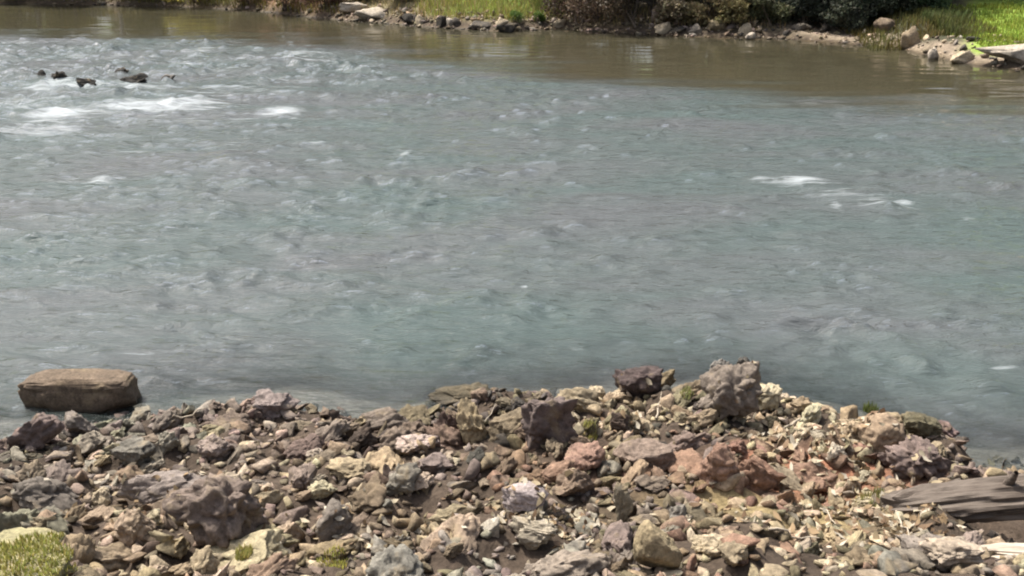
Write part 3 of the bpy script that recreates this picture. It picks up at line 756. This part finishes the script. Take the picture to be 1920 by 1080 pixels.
def see(u, v):
    ok, loc, nrm, idx, ob, mt = SC.ray_cast(DG, Vector((0, 0, CAM_H)), ray(u, v).normalized())
    return loc
def plant_tuft(name, u, v, spread, n, hmin, hmax, tint, label, cat='grass', width=.004, parent=None):
    loc0 = see(u, v); g = loc0; pts_ = []
    for _ in range(n):
        r, a = spread * math.sqrt(random.random()), random.uniform(0, 6.283)
        loc, nrm, ob = drop(g.x + r * math.cos(a), g.y + r * math.sin(a), g.z + .12)
        if loc is None or abs(loc.z - g.z) > .05 + .4 * r: continue
        pts_.append((loc.x - loc0.x, loc.y - loc0.y, loc.z - loc0.z - .004))
    V, F, T = blades(pts_, hmin, hmax, width, tint)
    return put(name, mesh_np(name, V, F, {'tint': T}), M_GRASS, loc=loc0, label=label, category=cat)
plant_tuft('grass_tuft', 45, 1058, .36, 4200, .008, .045, (.28, .28, .085), 'bright yellow-green grass growing on the mossy corner rock', width=.005)
plant_tuft('grass_tuft', 458, 1040, .06, 420, .015, .05, (.30, .29, .10), 'yellow-green tuft on the pale yellowish bottom rock')
plant_tuft('grass_tuft', 625, 1058, .12, 420, .015, .05, (.33, .32, .09), 'small yellowish moss tuft at the bottom edge, left of centre')
plant_tuft('weed', 1105, 810, .07, 150, .02, .06, (.30, .29, .09), 'yellow-green weed right of the purple-grey crest boulder', 'weed')
plant_tuft('weed', 1632, 770, .08, 160, .04, .10, (.10, .13, .04), 'dark green weed standing behind the orange-tan rock', 'weed')
plant_tuft('weed', 1630, 935, .10, 160, .03, .08, (.20, .20, .07), 'green weed among pale litter left of the driftwood log', 'weed')
plant_tuft('weed', 1290, 735, .08, 140, .02, .07, (.27, .28, .12), 'grey-green weed on the crest left of the tallest boulder', 'weed')

# dry leaves and broken bark lying on the right half of the bank
V, F, T, off = [], [], [], 0
LZ = [(1480, 800, 120, 60, 130), (1600, 960, 110, 80, 190), (1480, 1040, 220, 40, 120), (1180, 780, 90, 50, 70), (1560, 860, 80, 40, 160), (1700, 1040, 90, 40, 160), (760, 1020, 260, 50, 120), (300, 960, 200, 70, 80), (1050, 1010, 110, 50, 160)]
for u, v, su, sv, n in LZ:
    for _ in range(n):
        g = px(random.gauss(u, su * .6), random.gauss(v, sv * .6), .55)
        loc, nrm, ob = drop(g.x, g.y)
        if loc is None or loc.z < .04 or (ob and ob.name.startswith('driftwood')): continue
        L = random.uniform(.02, .06); w = L * random.uniform(.3, .6); k = random.uniform(.2, .7) * w
        q = nrm.to_track_quat('Z', 'Y').to_matrix() @ Euler((random.gauss(0, .5), random.gauss(0, .5), random.uniform(0, 6.28))).to_matrix()
        loc = loc + nrm * .006
        for c in ((-L, 0, k), (-L * .3, -w, 0), (-L * .3, w, k), (L * .4, -w * .8, k), (L * .4, w * .8, 0), (L, 0, k * 1.3)):
            V.append(tuple(loc + q @ Vector(c)))
        F += [(off, off + 1, off + 2), (off + 1, off + 3, off + 2), (off + 2, off + 3, off + 4), (off + 3, off + 5, off + 4)]
        c = random.choice([(.50, .43, .31), (.42, .34, .22), (.34, .24, .14), (.54, .48, .38), (.24, .16, .1)])
        k_ = random.uniform(.75, 1.1); T += [tuple(q_ * k_ * .8 for q_ in c)] * 6; off += 6
put('leaf_litter', mesh_np('leaf_litter', np.array(V), np.array(F), {'tint': np.clip(np.array(T), 0, .8)}), M_LITTER, kind='stuff', label='dry pale leaves scattered over the right of the bank', category='leaf litter')

def twig(u, v, du, dv, r, label, lift=.03):
    g0, g1 = see(u, v).copy(), see(u + du, v + dv).copy()
    P = []
    for k in range(7):
        t = k / 6; p = g0.lerp(g1, t); loc, _, _ = drop(p.x, p.y, p.z + .1)
        P.append((p.x - g0.x + random.gauss(0, .008), p.y - g0.y, max(loc.z if loc else 0, 0) - g0.z + lift))
    P = np.array(P); P[:, 2] = np.linspace(P[0, 2], P[-1, 2], 7) * .5 + P[:, 2] * .5
    va, fa = tubes([(P, np.linspace(r, r * .4, 7))], 6)
    put('twig', mesh_np('twig', va, fa, smooth=True), M_TWIG, loc=g0, label=label, category='twig', group='dry twigs on the near bank')
for a in [(1680, 965, 45, 45, .008, 'pale curved twig just left of the driftwood log'), (880, 790, 50, -28, .008, 'pale twig across the upright tan rock'), (1230, 790, 12, -50, .010, 'pale stick standing on the cream slope left of the tallest boulder'),
          (330, 800, 60, -30, .010, 'grey twig on the left shore near the water'), (1540, 960, 40, 40, .007, 'thin pale twig among leaf litter above the bottom right'), (560, 1000, 80, -20, .008, 'thin twig on the lower bank left of centre'),
          (1440, 1000, 90, 16, .009, 'straight dry stick on the sandy flat'), (1500, 790, -50, 24, .011, 'dark-ended stick among the cream stones')]:
    twig(*a)

# ------------------------------------------------------------------ far bank vegetation
def crown_mesh(name, lobes, n, leaf, tint, var=.4):
    """lobes: (x, y, z, rx, ry, rz); leaf quads spread through the lobes' shells"""
    vol = np.array([l_[3] * l_[4] * l_[5] for l_ in lobes]) ** .7; vol /= vol.sum()
    idx = RNG.choice(len(lobes), n, p=vol)
    Lb = np.array(lobes)[idx]
    d = RNG.normal(size=(n, 3)); d /= np.linalg.norm(d, axis=1)[:, None]
    rad = RNG.random(n) ** .38
    rad = rad * (1 + .22 * fbm(d[:, 0] * 2.6 + idx, d[:, 1] * 2.6, d[:, 2] * 2.6, octaves=2, seed=4))
    c = Lb[:, :3] + d * rad[:, None] * Lb[:, 3:]
    ax = RNG.normal(size=(n, 3)); ax /= np.linalg.norm(ax, axis=1)[:, None]
    bx = np.cross(ax, RNG.normal(size=(n, 3))); bx /= np.linalg.norm(bx, axis=1)[:, None]
    L = leaf * RNG.uniform(.6, 1.4, n)[:, None]; w = L * .42
    V = np.stack([c - ax * L, c + bx * w, c + ax * L, c - bx * w], 1).reshape(-1, 3)
    F = np.arange(n * 4).reshape(n, 4)
    tone = 1 + var * fbm(c[:, 0] * 1.3, c[:, 1] * 1.3, c[:, 2] * 1.3, octaves=2, seed=7)
    T = np.asarray(tint)[None] * 1.35 * np.clip(tone * RNG.uniform(.75, 1.25, n), .35, 1.9)[:, None] * RNG.uniform(.9, 1.1, (n, 3))
    keepz = V[:, 2].reshape(n, 4).min(1) > -.1
    return mesh_np(name, V, F[keepz], {'tint': np.repeat(np.clip(T, .004, .8), 4, 0)})
def shrub(u, back, w, h, tint, label, n=5000, leaf=.07, name='shrub', cat='shrub', bark=None, low=0.0):
    x = (u - 960) / FPX * 50.0
    for _ in range(4):
        y = float(y_far(x)) + back; x = (u - 960) / FPX * (y * CT + CAM_H * ST)
    z = float(ground(x, y))
    e = empty(name, (x, y, z), label=label, category=cat)
    lobes = []
    for k in range(9):
        a = random.uniform(0, 6.283); r = w * .5 * math.sqrt(random.random()) * .8
        lobes.append((r * math.cos(a), r * math.sin(a), h * random.uniform(.18 + low, .82), w * random.uniform(.18, .32), w * random.uniform(.18, .32), h * random.uniform(.14, .26)))
    put('crown', crown_mesh('crown', lobes, n, leaf, tint), M_LEAF, parent=e)
    P = []
    for k in range(6):
        lb = lobes[k]
        P.append(([(random.gauss(0, .05 * w), random.gauss(0, .05 * w), -.1), (lb[0] * .35, lb[1] * .35, lb[2] * .5), (lb[0], lb[1], lb[2])], [.03 + .008 * h, .025, .01]))
    va, fa = tubes(P, 5)
    put('stem', mesh_np('stem', va, fa, smooth=True), bark or M_BARK, parent=e)
    return e
def tree(u, back, h, w, tint, label, trunk_r=.16, bark=None, leanx=0.0, n=9000, leaf=.16, clear=.3):
    x = (u - 960) / FPX * 55.0
    for _ in range(4):
        y = float(y_far(x)) + back; x = (u - 960) / FPX * (y * CT + CAM_H * ST)
    z = float(ground(x, y))
    e = empty('tree', (x, y, z), label=label, category='tree', group='trees behind the far shore')
    top = h * .85
    tp = [(leanx * t * t * h * .5 + .08 * math.sin(t * 5), .05 * math.sin(t * 4 + 1), -.2 + t * top) for t in np.linspace(0, 1, 9)]
    P = [(tp, trunk_r * np.linspace(1, .2, 9))]
    lobes = []
    for k in range(13):
        t = random.uniform(clear, 1.0); b = np.array(tp[int(t * 8)])
        a = random.uniform(0, 6.283); r = w * .5 * random.uniform(.3, .8) * (1.15 - .5 * t)
        c = b + np.array([math.cos(a) * r, math.sin(a) * r, random.uniform(0, .12) * h])
        lobes.append((*c, w * random.uniform(.15, .28), w * random.uniform(.15, .28), h * random.uniform(.07, .13)))
        P.append(([b, (b + c) / 2 + [0, 0, .1], c], [trunk_r * .4, trunk_r * .25, trunk_r * .08]))
    va, fa = tubes(P, 7)
    put('trunk', mesh_np('trunk', va, fa, smooth=True), bark or M_BARK, parent=e)
    put('crown', crown_mesh('crown', lobes, n, leaf, tint), M_LEAF, parent=e)
    return e
OL, DG_, GR, YG, BR = (.10, .095, .035), (.035, .05, .028), (.08, .11, .03), (.22, .23, .05), (.115, .075, .05)
S = shrub
S(-40, .8, 3.4, 2.6, OL, 'dark olive shrub cut by the left edge across the river')
S(35, 1.0, 2.6, 2.4, (.075, .07, .035), 'dark brown-green shrub left of the pale leaning trunk')
S(140, .6, 3.8, 2.4, (.16, .14, .04), 'olive shrub right of the pale leaning trunk')
S(290, .9, 3.0, 2.0, (.12, .12, .05), 'grey-olive shrub on the far left bank')
S(370, .5, 3.4, 2.2, (.30, .27, .06), 'yellow-olive shrub on the far left bank')
S(460, .9, 2.8, 2.2, (.16, .11, .06), 'tan-brown shrub left of the brambles')
S(540, .6, 3.2, 2.2, (.20, .115, .08), 'reddish-brown bramble bush on the far left bank')
S(612, 1.0, 2.4, 2.4, (.10, .06, .042), 'dark brown bramble bush left of the pale slab')
S(760, 2.8, 2.6, 1.5, (.14, .15, .045), 'small green shrub behind the pale far rocks')
S(690, 3.0, 2.6, 1.8, (.11, .08, .05), 'brownish shrub behind the broad pale rock')
S(972, .55, .8, .55, (.06, .10, .02), 'low dark green clump below the far grass, left one', n=900, leaf=.04)
S(1008, .5, .6, .5, (.06, .10, .02), 'low dark green clump below the far grass, right one', n=800, leaf=.04)
S(1090, .7, 3.6, 3.1, (.07, .05, .035), 'dark brown overhanging bush at the far waterline', n=8000)
S(1175, .7, 3.6, 3.2, (.06, .045, .03), 'darkest brown bush left of the pale pinkish rock', n=8000)
S(1330, 2.0, 3.0, 2.2, (.16, .13, .07), 'tan twiggy bush on the far slope')
S(1400, 2.4, 2.4, 2.2, (.13, .115, .06), 'olive-tan twiggy bush left of the dark shrubs')
S(1470, 3.0, 2.8, 3.0, (.05, .06, .045), 'dark grey-green shrub, leftmost above the gravel shore', n=7000)
S(1550, 3.4, 3.0, 3.2, (.045, .055, .042), 'dark grey-green shrub second above the gravel shore', n=7000)
S(1630, 3.6, 2.8, 3.2, DG_, 'blackish green shrub in the middle above the gravel shore', n=7000)
S(1705, 3.8, 2.6, 3.0, DG_, 'blackish green shrub third above the gravel shore', n=7000)
tree(66, 1.0, 7.5, 4.0, (.11, .115, .05), 'tree with pale leaning trunk at the upper left', .16, M_PALEBARK, leanx=.12, clear=.45)
tree(222, 1.3, 8.0, 4.0, (.13, .125, .05), 'tree with pale straight trunk on the far left bank', .15, M_PALEBARK, clear=.45)
tree(-180, 4, 9, 6, GR, 'green tree beyond the left edge of the far bank')
tree(420, 6, 9, 6, (.09, .09, .04), 'olive tree standing behind the far left shrubs')
tree(600, 7, 9, 6, (.09, .07, .04), 'brownish tree standing behind the brambles')
tree(1150, 3.5, 9, 6, (.06, .055, .03), 'dark tree above the overhanging brown bush', .22)
tree(1380, 5, 9, 6, (.085, .08, .035), 'olive tree behind the twiggy slope')
tree(1530, 6, 9, 6, (.06, .06, .032), 'dark tree behind the leftmost grey-green shrub')
tree(1640, 6.5, 8, 4.5, (.055, .055, .03), 'dark tree behind the blackish green shrubs')
S(1270, 1.2, 2.0, 1.2, (.15, .125, .08), 'low tan scrub right of the darkest brown bush', n=3000)
S(1310, .9, 1.6, 1.0, (.17, .14, .075), 'low yellowish scrub at the foot of the twiggy slope', n=2500)
S(1375, .9, 1.8, 1.1, (.14, .12, .055), 'low olive scrub near the small white shore stone', n=2500)
S(1435, 1.2, 1.8, 1.4, (.08, .085, .045), 'low dark scrub at the left end of the gravel shore', n=3000)
S(1505, 2.6, 2.0, 1.6, (.05, .058, .04), 'low dark bush behind the leftmost dark gravel stone', n=3500)
S(1590, 2.8, 2.2, 1.7, (.048, .055, .038), 'low dark bush behind the blackish gravel stone', n=3500)
S(1668, 3.0, 2.0, 1.7, (.045, .055, .035), 'low dark bush behind the brown lump', n=3500)
S(1715, 4.4, 2.4, 2.2, (.04, .06, .03), 'dark bush behind the tan rock at the shore bend', n=5000)
S(1738, 3.6, 1.5, 1.4, (.04, .065, .03), 'low deep green bush left of the lawn edge', n=3500)
for u_, b_, h_, tn, lb in [(-80, 8, 10, (.10, .10, .04), 'olive tree behind the far left shrubs, at the left edge'), (110, 7, 10, (.10, .095, .04), 'olive tree between the two pale trunks'), (300, 8, 10, (.12, .11, .045), 'yellowish tree right of the straight pale trunk'),
                          (500, 9, 11, (.10, .075, .045), 'brown tree behind the reddish brambles'), (720, 9, 11, (.10, .085, .04), 'olive-brown tree behind the pale far rocks'), (860, 13, 12, (.10, .10, .04), 'tree at the back of the far grass, left'), (1000, 13, 12, (.10, .09, .04), 'tree at the back of the far grass, right'),
                          (1090, 5, 10, (.07, .06, .035), 'dark brown tree left above the overhanging bush'), (1250, 5, 10, (.085, .07, .035), 'brown tree above the pale pinkish rock'), (1310, 7, 11, (.11, .09, .04), 'tan-olive tree above the twiggy slope'), (1450, 6, 10, (.08, .07, .035), 'olive-brown tree left of the dark shrubs'),
                          (1590, 8, 10, (.06, .06, .03), 'dark tree behind the middle of the gravel shore'), (1860, 15, 13, (.10, .085, .04), 'olive tree at the back of the lawn, left'), (1960, 14, 13, (.11, .085, .04), 'brownish tree at the back of the lawn, right'), (2060, 13, 13, (.10, .085, .04), 'olive tree at the back of the lawn beyond the frame')]:
    tree(u_, b_, h_, 7.5, tn, lb, .2, n=7000, leaf=.22, clear=.12)
tree(2180, 9, 9, 6, GR, 'green tree right of the lawn beyond the frame')

# grass of the far bank
def grass_patch(name, u0, u1, b0, b1, n, hmin, hmax, tint, width, label):
    P = []
    for _ in range(n):
        u = random.uniform(u0, u1) + random.gauss(0, 14); bk = random.uniform(b0, b1)
        x = (u - 960) / FPX * 50
        for _ in range(2):
            y = float(y_far(x)) + bk; x = (u - 960) / FPX * (y * CT + CAM_H * ST)
        P.append((x, y))
    P = np.array(P); Z = ground(P[:, 0], P[:, 1])
    V, F, T = blades(np.column_stack([P, Z - .01]), hmin, hmax, width, tint)
    put(name, mesh_np(name, V, F, {'tint': T}), M_GRASS, kind='stuff', label=label, category='grass')
grass_patch('far_grass', 790, 1050, .9, 9, 9000, .12, .34, (.25, .28, .075), .02, 'bright green grass slope across the river')
grass_patch('lawn_grass', 1770, 2200, 1.9, 12, 14000, .08, .2, (.24, .31, .06), .02, 'bright green lawn at the upper right')
grass_patch('dry_grass', 640, 1460, .5, 3.5, 2600, .15, .55, (.27, .22, .11), .014, 'dry tan stems between the far stones')
grass_patch('shade_grass', 1640, 1805, 1.7, 10, 8000, .15, .5, (.085, .11, .04), .02, 'dark green rough grass left of the lawn')
P = np.column_stack([RNG.uniform(13.6, 18.2, 5200), RNG.uniform(42.0, 47.5, 5200)])
V, F, T = blades(np.column_stack([P, ground(P[:, 0], P[:, 1]) - .01]), .08, .32, .018, (.115, .12, .045))
put('shore_weeds', mesh_np('shore_weeds', V, F, {'tint': T}), M_GRASS, kind='stuff', label='low olive weeds above the bend of the gravel shore', category='weeds')
grass_patch('bank_grass', -250, 640, .3, 5, 9000, .15, .5, (.16, .15, .05), .02, 'olive dry grass along the far left bank')
